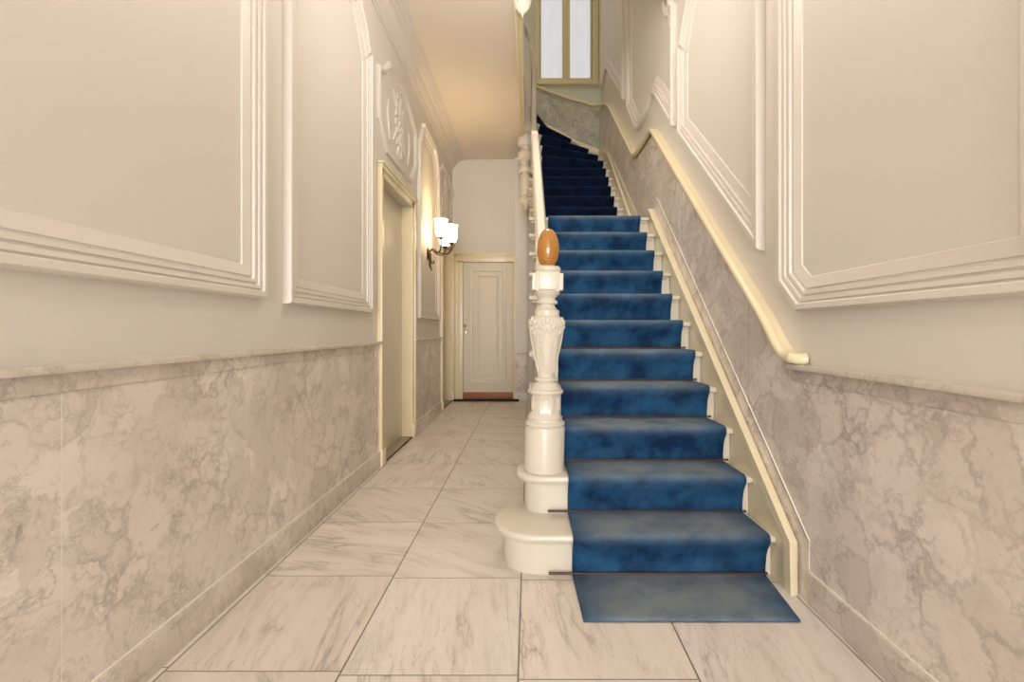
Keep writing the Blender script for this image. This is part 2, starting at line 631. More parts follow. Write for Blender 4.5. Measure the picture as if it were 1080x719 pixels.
def shoulders(y0, y1, z, up=.22, inn=.22, cap=.05, notch=.05):
    """right-to-left top outline with a notch, a slanting curve and a flat head"""
    f = []
    arc = [(0.0, 0.0), (.25, .30), (.5, .58), (.75, .82), (1, 1)]
    for a, c in arc:
        f.append((y1 - notch - a * (inn - notch), z + .02 + c * (up - .02)))
    right = [(y1, z), (y1 - notch, z)] + f[1:] + [(y1 - inn - .001, z + up + cap)]
    left = [(y0 + (y1 - q[0]), q[1]) for q in right][::-1]
    return right + left


def panel(wall, pts, label):
    b = MB()
    if wall == 'L':
        moulding(b, pts, XL - .001, 1)
    else:
        moulding(b, pts, XR + .001, -1)
    return trim(b, M['mould'], label)


panel('L', [(-.5, 1.255), (2.10, 1.255)] + shoulders(-.5, 2.10, 3.25), 'wide moulded wall panel nearest on the left wall')
panel('L', [(2.29, 1.245), (3.52, 1.245)] + shoulders(2.29, 3.52, 3.25), 'moulded wall panel beside the first doorway')
panel('L', [(5.04, 1.245), (6.16, 1.245)] + shoulders(5.04, 6.16, 3.24), 'moulded wall panel behind the wall light')
panel('R', [(.93, 1.19), (1.92, 1.19), (2.07, 1.325)] + shoulders(.93, 2.07, 3.3), 'moulded wall panel nearest on the right wall')
panel('R', [(2.235, 1.50), (3.46, 2.60)] + shoulders(2.235, 3.46, 3.27), 'raked moulded panel above the stairs')
og = [(3.59, 2.72), (3.80, 2.92), (3.98, 3.10), (4.08, 3.20), (4.17, 3.27), (4.24, 3.27), (4.31, 3.22), (4.45, 3.20), (4.75, 3.20), (4.88, 3.27), (5.05, 3.45), (5.27, 3.68)]
panel('R', og + [(5.27, 5.9), (5.0, 5.9), (3.9, 4.9), (3.72, 4.2), (3.66, 3.75), (3.59, 3.68)], 'ogee-footed moulded panel above the landing')
og2 = [(5.50, 3.90), (5.9, 4.26), (6.3, 4.60), (6.55, 4.85), (6.72, 4.97), (6.9, 4.97), (7.0, 4.92), (7.2, 4.92)]
panel('R', og2 + [(7.2, 6.9), (5.50, 6.6)], 'wavy-footed moulded panel by the stair window')
# carved tuft hanging in the head of the landing panel
b = MB()
for i in range(9):
    f = i / 8
    b.ell((XR - .012, 3.80 + .10 * math.sin(f * 5), 4.05 - .45 * f), (.016, .035 * (1 - .6 * f) + .008, .05), (random.uniform(-.6, .6), 0, 0), 10, 6)
trim(b, M['wall'], 'carved plaster leaf drop in the landing panel')

OCT = [(3.70, 2.84), (3.92, 2.64), (4.74, 2.64), (4.96, 2.86), (4.96, 3.25), (4.90, 3.29), (4.80, 3.36), (4.62, 3.44), (4.35, 3.48), (4.0, 3.48), (3.96, 3.43), (3.88, 3.36), (3.76, 3.30), (3.70, 3.28)]


def cartouche(dy, label):
    b = MB()
    pr = [(0, 0), (.003, .022), (.012, .028), (.03, .03), (.038, .022), (.05, .02), (.056, .008), (.07, .004), (.072, 0)]
    moulding(b, [(y + dy, z) for y, z in OCT], XL - .001, 1, pr)
    o = trim(b, M['mould'], label)
    r = MB()
    cy = 4.33 + dy
    X = XL + .006
    rnd = random.Random(3)
    # trophy: ribbon bow, staff, leaves and tassels in low relief
    r.tube([(X, cy, 3.34), (X + .004, cy + .01, 3.05), (X, cy - .01, 2.74)], [.014, .02, .006], 8, .6, 1)
    r.tube([(X, cy - .20, 3.30), (X, cy, 3.08), (X, cy + .20, 2.84)], [.006, .016, .008], 8)
    r.tube([(X, cy + .20, 3.30), (X, cy, 3.08), (X, cy - .20, 2.84)], [.006, .016, .008], 8)
    for s in (-1, 1):
        for i in range(7):
            f = i / 6
            r.ell((X, cy + s * (.05 + .06 * math.sin(f * PI)), 3.30 - .5 * f), (.014, .02 + .02 * (1 - f), .05), (s * (.7 - .5 * f), 0, 0), 10, 6)
        r.tube([(X, cy, 3.36), (X + .004, cy + s * .07, 3.41), (X, cy + s * .13, 3.36), (X, cy + s * .06, 3.33), (X, cy, 3.36)], .009, 8)
        r.tube([(X, cy + s * .30, 2.80), (X, cy + s * .33, 2.90), (X, cy + s * .36, 3.02), (X, cy + s * .33, 3.14)], [.004, .010, .010, .004], 8)
    for i in range(6):
        r.ell((X, cy + rnd.uniform(-.04, .04), 3.12 - .06 * i), (.018, .03, .028), (0, 0, 0), 10, 6)
    r.build('relief', M['wall'], o)


cartouche(0, 'eight-sided plaster cartouche above the first doorway')
cartouche(2.46, 'plaster cartouche above the far left doorway')


# -------- doorways on the left wall
def doorway(n, y0, y1, zt, lab):
    d = empty('door_%d' % n, (XL, (y0 + y1) / 2, 0), lab, None, None, 'structure')
    # architrave: two uprights and a head, each moulded
    for s, yy in ((-1, y0), (1, y1)):
        b = MB()
        a, c = (yy - .075, yy + .012) if s < 0 else (yy - .012, yy + .075)
        b.box(XL - .149, XL + .022, min(yy + s * .0, yy - s * .0125), max(yy + s * .0, yy - s * .0125), 0, zt - .013)
        b.box(XL + .001, XL + .03, a, c, .14, zt + .07, .004)
        e0, e1 = (a - .003, a + .028) if s < 0 else (c - .028, c + .003)
        b.box(XL + .001, XL + .045, e0, e1, .14, zt + .07, .006)
        b.box(XL + .001, XL + .05, a - .004, c + .004, 0, .14, .005)
        b.build('architrave', M['trim'], d)
    b = MB()
    b.box(XL + .001, XL + .03, y0 - .075, y1 + .075, zt - .012, zt + .07, .004)
    b.box(XL + .001, XL + .05, y0 - .08, y1 + .08, zt + .045, zt + .075, .006)
    b.box(XL + .001, XL + .062, y0 - .088, y1 + .088, zt + .075, zt + .092, .005)
    b.build('architrave', M['trim'], d)
    b = MB()
    b.box(XL - .12, XL - .085, y0 + .014, y1 - .014, .012, zt - .004, .002)
    b.build('door_leaf', M['doorp'], d)
    b = MB()
    b.box(XL - .148, XL + .02, y0 + .013, y1 - .013, .0005, .010, .002)
    b.build('threshold', M['threshold'], d)
    b = MB()
    b.box(XL + .021, XL + .034, y0 - .02, y1 + .02, .0005, .004)
    b.build('floor_seal', M['dark'], d)
    return d


doorway(1, D1[0], D1[1], DH, 'tall cream doorway in the left wall, flush leaf')
doorway(3, D3[0], D3[1], DH, 'far doorway in the left wall')

# -------- door at the end of the hall
d = empty('door_2', (-.66, YB, 0), 'cream panelled door at the end of the hall', None, None, 'structure')
x0, x1, zt = BD
b = MB()
for a, c in ((x0 - .125, x0), (x1, x1 + .03)):
    b.box(a, c, YB - .028, YB - .001, 0, zt + .02, .004)
b.box(x0 - .125, x0 - .085, YB - .045, YB - .001, 0, zt + .115, .006)
b.box(x0 - .085, x1 + .03, YB - .028, YB - .001, zt, zt + .115, .004)
b.box(x0 - .125, x1 + .03, YB - .045, YB - .001, zt + .09, zt + .12, .006)
b.box(x0 - .125, x1 + .03, YB - .055, YB - .001, zt + .12, zt + .15, .006)
b.build('casing', M['trim'], d)
leaf = MB()
ly = YB + .01
leaf.box(x0 + .004, x1 - .004, ly, ly + .04, .02, zt - .004, .002)


def rect_mould(mb, xa, xb, za, zb, w, dpt):
    pr = [(0, 0), (.002, dpt), (.008, dpt + .002), (w - .008, dpt * .8), (w, 0)]
    pts = [(xa, za), (xb, za), (xb, zb), (xa, zb)]
    nor = [(1, 1), (-1, 1), (-1, -1), (1, -1)]
    mb.loft([[(p[0] + n[0] * s, ly + .0005 - q, p[1] + n[1] * s) for p, n in zip(pts, nor)] for s, q in pr], True, False)


rect_mould(leaf, -.955, -.375, .26, 2.11, .05, .032)
rect_mould(leaf, -.84, -.495, .39, 2.01, .034, .024)
leaf = leaf.build('door_leaf', M['doorp'], d)
MB().box(x0 + .006, x1 - .006, ly - .008, ly - .001, .025, .115, .002).build('kick_board', M['kick'], d)
kb = MB()
kb.tube([(-1.03, ly - .001, 1.185), (-1.03, ly - .03, 1.185)], .010, 12)
kb.ell((-1.03, ly - .045, 1.185), (.026, .022, .026))
kb.box(-1.045, -1.015, ly - .006, ly - .0008, 1.06, 1.10, .002)
tag(kb.build('door_knob', M['steel'], d), 'nickel knob')
b = MB()
b.box(-1.19, -.16, YB - .24, YB - .11, .001, .022, .006)
tag(b.build('door_mat', M['dark']), 'dark brown narrow door mat lying in front of the panelled door', 'mat')

# -------- stair window in the back wall
w = empty('window_1', (.6, YB, BW[2]), 'casement window with two frosted panes above the stairs', None, None, 'structure')
fx0, fx1, fz0, fz1 = BW
b = MB()
b.box(fx0, fx0 + .07, YB - .03, YB + .10, fz0, fz1, .004)
b.box(fx1 - .10, fx1, YB - .03, YB + .10, fz0, fz1, .004)
b.box(fx0 + .07, fx1 - .10, YB - .03, YB + .10, fz0, fz0 + .05, .004)
b.box(fx0 + .07, fx1 - .10, YB - .03, YB + .10, fz1 - .07, fz1, .004)
b.box(fx0 - .02, fx1 + .02, YB - .06, YB + .02, fz0 - .04, fz0 + .004, .006)
b.build('window_frame', M['frame'], w)
for xa, xb in ((fx0 + .072, .597), (.599, fx1 - .102)):
    s = MB()
    za, zb = fz0 + .052, fz1 - .072
    tl = .022 if xa < .3 else .06
    tr = .06 if xa < .3 else .022
    s.box(xa, xa + tl, YB - .012, YB + .05, za, zb, .004)
    s.box(xb - tr, xb, YB - .012, YB + .05, za, zb, .004)
    s.box(xa + tl, xb - tr, YB - .012, YB + .05, za, za + .03, .004)
    s.box(xa + tl, xb - tr, YB - .012, YB + .05, zb - .05, zb, .004)
    so = s.build('sash', M['frame'], w)
    MB().box(xa + tl - .004, xb - tr + .004, YB + .02, YB + .026, za + .026, zb - .046).build('pane', M['pane'], so)
hb = MB()
hb.tube([(.60, YB - .013, 5.62), (.60, YB - .045, 5.62)], .008, 10)
hb.ell((.60, YB - .05, 5.62), (.016, .014, .026))
hb.box(.588, .612, YB - .018, YB - .0125, 5.56, 5.68, .002)
tag(hb.build('window_knob', M['frame'], w), 'small window knob')

# ------------------------------------------------------------------ staircase
ST = empty('staircase', (.5, Y1, 0), 'cream painted staircase with carved newel post, rising past a landing to the window', 'staircase')
SXL, SXR = .0, 1.098


def zk(k):
    return k * R_


# riser line of every step: inner point, outer point (plan)
LINE = {}
for k in range(1, 12):
    y = Y1 + (k - 1) * G_
    LINE[k] = ((SXL + .06, y), (SXR, y))
for k, y in zip(range(12, 18), (5.08, 5.335, 5.57, 5.80, 6.03, 6.245)):
    LINE[k] = ((SXL + .06, y), (SXR, y + (.02 if k == 17 else 0)))
LINE[18] = ((.02, 6.27), (SXR, 6.53))
LINE[19] = ((.02, 6.35), (SXR, 6.85))
LINE[20] = ((.02, 6.43), (SXR, 7.20))
LINE[21] = ((.02, 6.50), (.77, 7.30))
LINE[22] = ((.0, 6.54), (.30, 7.30))
LINE[23] = ((-.06, 6.56), (-.10, 7.30))


def offset_poly(pts, d):
    """inset a convex CCW plan polygon"""
    n = len(pts)
    out = []
    for i in range(n):
        p, q, r = Vector(pts[i - 1]), Vector(pts[i]), Vector(pts[(i + 1) % n])
        a, c = (q - p).normalized(), (r - q).normalized()
        na, nc = Vector((-a.y, a.x)), Vector((-c.y, c.x))
        m = na + nc
        m = m / max(.4, m.dot(na))
        out.append(q + m * d)
    return out


def ccw(pts):
    n = len(pts)
    a = sum(pts[i][0] * pts[(i + 1) % n][1] - pts[(i + 1) % n][0] * pts[i][1] for i in range(n))
    return pts if a > 0 else pts[::-1]


def slab(mb, pts, layers):
    pts = ccw(pts)
    mb.loft([[(p.x, p.y, z) for p in offset_poly(pts, d)] for z, d in layers])
    return mb


NOSE = .045


def tread_layers(z):
    return [(z - .052, .032), (z - .050, .026), (z - .036, .020), (z - .032, .006), (z - .026, .001), (z - .018, 0), (z - .008, .001), (z - .002, .006), (z, .012)]


def bull(cx, cy, r, x1, yb):
    pts = [(x1, cy - r)]
    for i in range(25):
        a = -PI / 2 - PI * i / 24
        pts.append((cx + r * math.cos(a), cy + r * math.sin(a)))
    pts.append((x1, yb))
    return pts


B1 = (.04, 2.235, .21)
B2 = (.078, 2.382, .146)
for k in range(1, 23):
    (ax, ay), (bx, by) = LINE[k]
    (cx, cy), (dx, dy) = LINE[k + 1]
    z = zk(k)
    b = MB()
    r = MB()
    if k == 1:
        slab(b, bull(B1[0], B1[1], B1[2], SXR, B1[1] + B1[2]), tread_layers(z))
        slab(r, bull(B1[0], B1[1], B1[2] - .045, SXR, B1[1] + B1[2] - .045), [(0.0005, 0), (z - .03, 0)])
        r.box(.055, .0565, Y1 - .0015, Y1 + .01, .002, z - .05)
    elif k == 2:
        slab(b, bull(B2[0], B2[1], B2[2], SXR, B2[1] + B2[2]), tread_layers(z))
        slab(r, bull(B2[0], B2[1], B2[2] - .045, SXR, B2[1] + B2[2] - .045), [(zk(1), 0), (z - .03, 0)])
    else:
        d1 = Vector((bx - ax, by - ay)).normalized()
        nf = Vector((d1.y, -d1.x))            # towards the walker
        nd = Vector((dx - cx, dy - cy)).normalized()
        nb = Vector((-nd.y, nd.x)) * .018
        ex = -.06 if k < 18 else 0
        A = (ax + ex + nf.x * NOSE, ay + nf.y * NOSE)
        Bp = (bx + nf.x * NOSE, by + nf.y * NOSE)
        if k >= 18:
            Bp = (min(Bp[0], SXR), Bp[1])
        poly = [A, Bp]
        if k == 20:
            poly.append((SXR, 7.31))
        D = (min(dx + nb.x, SXR), min(dy + nb.y, 7.315))
        C_ = (cx + (ex if k < 17 else 0) + nb.x, cy + nb.y)
        poly += [D, C_]
        if k == 19:
            poly[2] = (SXR, 7.215)
        slab(b, poly, tread_layers(z))
        # riser board
        q = [(ax, ay), (bx, by), (bx - nf.x * .018, by - nf.y * .018), (ax - nf.x * .018, ay - nf.y * .018)]
        r.loft([[(p[0], p[1], zz) for p in q] for zz in (zk(k - 1) - .01, z - .03)])
    b.build('tread', M['stair'], ST)
    r.build('riser', M['stair'], ST)
(ax, ay), (bx, by) = LINE[23]
MB().loft([[(p[0], p[1], zz) for p in ((ax, ay), (bx, by), (bx - .018, by), (ax - .018, ay))] for zz in (zk(22) - .01, zk(23) - .03)]).build('riser', M['stair'], ST)

# string against the right wall (a flat board with a moulded top edge)
ws = [(1.93, .001), (1.93, .215), (4.115, 2.19), (4.13, 2.15), (4.9, 2.15), (5.0, 2.345), (6.2, 3.40), (6.45, 3.60), (6.8, 3.80), (7.18, 3.93),
      (7.18, 3.6), (6.5, 3.1), (5.0, 1.9), (4.2, 1.9), (4.1, 1.85), (2.2, .05), (2.1, .001)]
b = MB()
b.prism(ws, lambda u, v, w: (w, u, v), 1.10, 1.136)
tp = ws[1:10]
b.sweep([(1.118, y, z - .004) for y, z in [(1.93, .0)] + tp], [(-.026, -.024), (.026, -.024), (.026, -.004), (.018, .006), (.006, .010), (-.006, .006), (-.018, .010), (-.026, 0)], up=(1, 0, 0))
b.build('wall_string', M['trim'], ST)
for y in (2.05, 2.9, 3.6):
    zz = .215 + (y - 1.93) * .908 - .05
    MB().ell((1.0995, y, zz), (.003, .005, .005), (0, 0, 0), 8, 6).build('screw', M['dark'], ST)
# string along the back wall behind the winders
bs = [(XR - .025, 3.80), (XR - .025, 4.02), (.77, 4.16), (.42, 4.36), (.05, 4.56), (.05, 4.3), (.6, 4.0)]
MB().prism(bs, lambda u, v, w: (u, w, v), YB - .034, YB - .0175).build('wall_string', M['trim'], ST)

# outer string: flight 1, landing, flight 2
os_ = [(2.50, .42), (4.06, 1.97), (4.16, 2.09), (5.10, 2.09), (5.2, 2.30), (6.34, 3.34), (6.34, 3.02), (5.2, 1.96), (5.05, 1.86), (4.2, 1.86), (4.1, 1.80), (2.55, .36)]
MB().prism(os_, lambda u, v, w: (w, u, v), .052, .064).build('outer_string', M['stair'], ST)

# soffit boards under landing and second flight
MB().prism([(4.2, 1.90), (5.06, 1.90), (6.5, 3.18), (7.3, 3.5), (7.3, 3.46), (6.5, 3.13), (5.07, 1.86), (4.2, 1.86)],
           lambda u, v, w: (w, u, v), .095, 1.09).build('soffit', M['wall'], ST)

# ------------------------------------------------------------------ newel post
NX, NY, NZ = .078, 2.362, zk(2)
NP = empty('newel_post', (NX, NY, NZ))
NP.parent = ST
NP.matrix_parent_inverse = ST.matrix_basis.inverted()
S = 480 / NY


def zy(y):
    return EYE + (348.5 - y) / S


def part(mb, name, mat):
    o = mb.build(name, mat)
    o.parent = NP
    o.matrix_parent_inverse = Matrix.Translation((-NX, -NY, -NZ))
    return o


b = MB()
b.lathe(NX, NY, [(.100, NZ), (.104, NZ + .004), (.104, .61), (.102, .618), (.096, .622)], 48)
part(b, 'drum', M['stair'])
b = MB()
b.lathe(NX, NY, [(.096, .620), (.102, .626), (.104, .634), (.100, .642), (.090, .648), (.088, .656), (.091, .664), (.082, .676), (.076, .690)], 48)
part(b, 'torus_base', M['stair'])
# eight-sided pedestal with arched panels
b = MB()
b.lathe(NX, NY, [(.076, .688), (.072, .70), (.071, .775), (.078, .790)], 8, ph=PI / 8)
for i in range(8):
    a = i * PI / 4 - PI / 2
    c, s = math.cos(a), math.sin(a)
    rr = .0685
    arch = [(-.018, .705), (-.018, .755), (-.010, .768), (0, .757), (.010, .768), (.018, .755), (.018, .705)]
    b.tube([(NX + c * rr - s * u, NY + s * rr + c * u, z) for u, z in arch], .0035, 6)
part(b, 'pedestal', M['stair'])
# vase body
VASE = [(.076, .785), (.090, .788), (.094, .796), (.090, .806), (.078, .810), (.076, .815), (.068, .824), (.060, .838), (.055, .844), (.048, .846), (.048, .850), (.056, .852), (.059, .858),
        (.056, .865), (.047, .867), (.043, .872), (.044, .890), (.052, .93), (.062, .985), (.073, 1.04), (.082, 1.09), (.089, 1.13), (.090, 1.150),
        (.086, 1.170), (.074, 1.182), (.066, 1.186), (.066, 1.190), (.064, 1.192), (.066, 1.204), (.064, 1.214), (.056, 1.219), (.050, 1.224), (.044, 1.232), (.040, 1.240),
        (.040, 1.246), (.052, 1.248), (.056, 1.256), (.054, 1.265), (.044, 1.268), (.042, 1.273), (.046, 1.282), (.056, 1.292), (.066, 1.300), (.068, 1.308)]
b = MB()
b.lathe(NX, NY, VASE, 48)


def vr(z):
    for (r0, z0), (r1, z1) in zip(VASE[:-1], VASE[1:]):
        if z0 <= z <= z1:
            return r0 + (r1 - r0) * (z - z0) / max(z1 - z0, 1e-6)
    return .05


def surf(a, z, o=0.0):
    r = vr(z) + o
    return (NX + r * math.cos(a), NY + r * math.sin(a), z)


part(b, 'vase', M['stair'])
b = MB()
for i in range(6):
    a = i * PI / 3 - PI / 2
    # palmette at the shoulder
    for j, (da, dz, rr, tilt) in enumerate(((0, .010, .021, 0), (-.22, 0, .019, .5), (.22, 0, .019, -.5), (-.38, -.022, .015, 1.0), (.38, -.022, .015, -1.0))):
        p = surf(a + da, 1.150 + dz, .001)
        m = Matrix.Translation(p) @ Matrix.Rotation(a + da, 4, 'Z') @ Matrix.Rotation(tilt, 4, 'X')
        sb = bmesh.new()
        bmesh.ops.create_uvsphere(sb, u_segments=10, v_segments=6, radius=1)
        b.merge(sb, m @ Matrix.Diagonal((.007, rr * .55, rr, 1)))
    p = surf(a, 1.118, .001)
    b.ell(p, (.009, .009, .011), (0, 0, 0), 10, 6)
    # hanging ribs closing to a point, and a border between the fields
    for s in (-1, 1):
        b.tube([surf(a + s * f, z, .001) for f, z in ((.44, 1.12), (.40, 1.07), (.33, 1.02), (.24, .97), (.12, .925), (.02, .895))],
               [.002, .004, .004, .0035, .003, .002], 6)
        for f, z in ((.46, 1.10), (.45, 1.065), (.43, 1.03), (.40, .995), (.36, .96), (.32, .93)):
            b.ell(surf(a + s * (f + .03), z, -.0015), (.005, .005, .011), (0, 0, 0), 8, 6)
        b.tube([surf(a + s * f, z, .001) for f, z in ((.05, 1.105), (.20, 1.09), (.26, 1.11), (.22, 1.125))], .0035, 6)
part(b, 'carving', M['stair'])
# cube block with projecting side tablets
b = MB()
zb0, zb1 = 1.308, 1.412
b.box(NX - .062, NX + .062, NY - .062, NY + .062, zb0, zb1, .008)
for dx_, dy_ in ((1, 0), (-1, 0), (0, 1), (0, -1)):
    hx = .012 if dx_ else .046
    hy = .012 if dy_ else .046
    b.box(NX + dx_ * .068 - hx, NX + dx_ * .068 + hx, NY + dy_ * .068 - hy, NY + dy_ * .068 + hy, zb0 + .008, zb1 - .008, .005)
part(b, 'block', M['stair'])
b = MB()
b.lathe(NX, NY, [(.060, zb1 - .002), (.066, zb1 + .004), (.068, zb1 + .014), (.066, zb1 + .024), (.058, zb1 + .030), (.046, zb1 + .031)], 40)
part(b, 'collar', M['stair'])
b = MB()
eg = []
EH = .200
for i in range(21):
    f = i / 20
    zz = f
    rr = math.sin(PI * (.075 + .925 * f ** .92)) if f < 1 else 0
    rr = math.sqrt(max(0, 1 - ((f - .42) / (.42 + .06 if f < .42 else .58)) ** 2))
    eg.append((.0585 * rr, zb1 + .030 + EH * f))
b.lathe(NX, NY, eg, 40)
tag(part(b, 'finial', M['egg']), 'varnished orange wooden egg finial')
NP.rotation_euler = (0, math.radians(1.0), 0)

# ------------------------------------------------------------------ balustrade
def hz(y):
    return 1.365 + (y - 2.44) * .905


hp = [(-.035, -.022), (.035, -.022), (.037, -.008), (.03, .008), (.022, .022), (-.022, .022), (-.03, .008), (-.037, -.008)]
HR = [(.086, 2.43, 1.355), (.075, 2.9, hz(2.9)), (.062, 3.6, hz(3.6)), (.055, 4.02, hz(4.02)), (.052, 4.12, hz(4.12) - .02), (.05, 4.22, 2.925),
      (.05, 4.85, 2.925), (.05, 4.98, 2.96), (.052, 5.1, 3.06), (.058, 5.6, 3.52), (.062, 6.05, 3.93), (.065, 6.22, 4.11), (.068, 6.34, 4.32), (.066, 6.42, 4.62),
      (.062, 6.47, 4.95), (.04, 6.50, 5.16), (.0, 6.50, 5.30), (-.05, 6.46, 5.38), (-.10, 6.36, 5.42), (-.11, 6.2, 5.42), (-.11, 3.85, 5.42)]


def smooth(pts, n=4):
    P = [Vector(p) for p in pts]
    P = [P[0] * 2 - P[1]] + P + [P[-1] * 2 - P[-2]]
    out = []
    for i in range(1, len(P) - 2):
        for j in range(n):
            t_ = j / n
            a, b_, c, d_ = P[i - 1], P[i], P[i + 1], P[i + 2]
            out.append(.5 * ((2 * b_) + (c - a) * t_ + (2 * a - 5 * b_ + 4 * c - d_) * t_ ** 2 + (3 * b_ - a - 3 * c + d_) * t_ ** 3))
    out.append(P[-2])
    return out


b = MB()
pts = smooth(HR, 4)
rings = []
for i, p in enumerate(pts):
    a, c = pts[max(0, i - 1)], pts[min(len(pts) - 1, i + 1)]
    t_ = (c - a).normalized()
    hd = Vector((t_.x, t_.y, 0))
    if hd.length < .05:
        hd = Vector((0, 1, 0))
    # turning round the newel the rail keeps its width level
    side = Vector((hd.y, -hd.x, 0)).normalized()
    wv = side.cross(t_).normalized()
    rings.append([p + side * u + wv * v for u, v in hp])
b.loft(rings)
b.build('handrail', M['stair'], ST)


def baluster(x, y, z0, z1):
    h = z1 - z0
    pr = [(.018, 0), (.018, .08), (.012, .10), (.017, .13), (.010, .16), (.016, .30), (.020, .38), (.014, .50), (.009, .62), (.013, .66), (.009, .70),
          (.012, .78), (.016, .84), (.012, .86), (.016, .90), (.016, 1)]
    return MB().lathe(x, y, [(r, z0 + h * f) for r, f in pr], 14).build('baluster', M['stair'], ST)


for k in range(3, 11):
    y = LINE[k][0][1] + .07
    x = .086 - (y - 2.43) / (4.02 - 2.43) * .031
    baluster(x + .012, y, zk(k), hz(y) - .026)
for y in (4.26, 4.48, 4.70, 4.92):
    baluster(.062, y, zk(11), 2.90 if y < 4.9 else 2.925)
for k in range(12, 17):
    y = LINE[k][0][1] + .08
    z1 = 3.06 + (y - 5.1) * .92 - .03
    baluster(.066, y, zk(k), z1)

# drop newel at the inner turn of the winders
DX, DY = -.05, 6.46
dn = empty('drop_newel', (DX, DY, 2.8))
dn.parent = ST
dn.matrix_parent_inverse = ST.matrix_basis.inverted()


def dpart(mb, name):
    o = mb.build(name, M['stair'])
    o.parent = dn
    o.matrix_parent_inverse = Matrix.Translation((-DX, -DY, -2.8))
    return o


SY = 480 / DY
zd = lambda y: EYE + (348.5 - y) / SY
b = MB().box(DX - .075, DX + .075, DY - .075, DY + .075, zd(115), zd(76), .008)
dpart(b, 'block')
pr = [(.002, zd(222)), (.02, zd(221)), (.036, zd(219)), (.040, zd(217)), (.05, zd(216)), (.078, zd(215)), (.082, zd(212)), (.074, zd(209.6)), (.056, zd(209)), (.054, zd(207.5)), (.076, zd(206.8)), (.080, zd(204)),
      (.080, zd(186)), (.066, zd(185.4)), (.064, zd(183.6)), (.100, zd(183)), (.112, zd(180.5)), (.106, zd(177.6)), (.080, zd(176.8)), (.066, zd(174.8)), (.064, zd(172)), (.080, zd(170.5)), (.106, zd(169.5)), (.114, zd(166)), (.108, zd(162)),
      (.080, zd(160)), (.062, zd(158)), (.062, zd(156)), (.098, zd(155)), (.112, zd(152)), (.113, zd(148.5)), (.102, zd(145.5)), (.066, zd(144.8)), (.064, zd(142)),
      (.100, zd(141)), (.114, zd(138)), (.113, zd(133.5)), (.102, zd(131)), (.072, zd(130.2)), (.070, zd(123)), (.082, zd(117)), (.080, zd(114.5))]
dpart(MB().lathe(DX, DY, pr, 28), 'turned_drop')

# corner newel drop at the near end of the stairwell opening
b = MB()
TX, TY = -.055, 3.80
zt_ = lambda y: EYE + (348.5 - y) / (480 / TY)
pp = [(.001, zt_(19.5)), (.006, zt_(17)), (.018, zt_(13.5)), (.042, zt_(10)), (.060, zt_(5)), (.066, zt_(0)), (.062, zt_(-6)), (.045, zt_(-10)), (.04, zt_(-13)), (.06, zt_(-16)), (.06, 4.5), (.07, 4.52), (.07, 5.5), (.05, 5.55)]
b.lathe(TX, TY, pp, 20)
for i in range(12):
    a = 2 * PI * i / 12
    b.tube([(TX + r_ * math.cos(a), TY + r_ * math.sin(a), z_) for r_, z_ in ((.018, zt_(13.5)), (.043, zt_(10)), (.061, zt_(5)), (.067, zt_(0)), (.063, zt_(-6)))],
           [.003, .006, .008, .009, .007], 6)
b.build('corner_newel', M['stair'], ST)

# apron boards lining the stairwell opening, and the balusters of the upper floor
b = MB()
b.box(WX + .002, -.058, TY + .04, 6.38, ZC - .03, FL2, .004)
b.box(WX + .002, WX + .07, TY + .07, 6.38, FL2 - .03, FL2 + .015, .006)
b.box(WX + .002, WX + .03, TY + .04, 6.38, ZC - .05, ZC - .01, .006)
b.build('well_apron', M['trim'], ST)
b = MB()
b.box(WX + .03, XR - .04, WY + .002, WY + .03, ZC - .02, FL2, .004)
b.build('well_apron', M['trim'], ST)
for i in range(4):
    baluster(-.10, 4.1 + i * .25, FL2 + .016, 5.40)

# ------------------------------------------------------------------ wall handrail
WR = tag(bpy.data.objects.new('wall_handrail', None), 'cream round handrail following the right wall up the stairs, level along the landing', 'handrail')
COL.objects.link(WR)
WR.location = (XR - .06, 1.93, .99)
rx = XR - .046
path = [(rx + .0, 1.94, 1.005), (rx, 2.0, 1.01)] + [(rx, y, z) for y, z in RAIL[2:]]
path = [(rx, 1.93, .995), (rx, 1.985, .998), (rx, 2.05, 1.045)] + [(rx, y, z) for y, z in RAIL[2:-1]]
path += [(rx - .01, 7.14, 4.655), (rx - .05, YB - .09, 4.70), (rx - .12, YB - .046, 4.725), (.9, YB - .046, 4.765), (.6, YB - .046, 4.845), (.35, YB - .046, 4.935), (.1, YB - .046, 5.035), (.0, YB - .046, 5.075)]
b = MB()
pr_r = [(.032 * math.cos(2 * PI * i / 14), .032 * math.sin(2 * PI * i / 14)) for i in range(14)]
P = [Vector(p) for p in path]
# keep corners crisp but rounded
fine = []
for i, p in enumerate(P):
    if 0 < i < len(P) - 1:
        a = (P[i - 1] - p)
        c = (P[i + 1] - p)
        k_ = min(.05, a.length * .45, c.length * .45)
        fine += [p + a.normalized() * k_, p + (a.normalized() + c.normalized()) * k_ * .25, p + c.normalized() * k_]
    else:
        fine.append(p)
b.tube(fine, .0225, 16)
b.build('rail', M['rail'], WR)
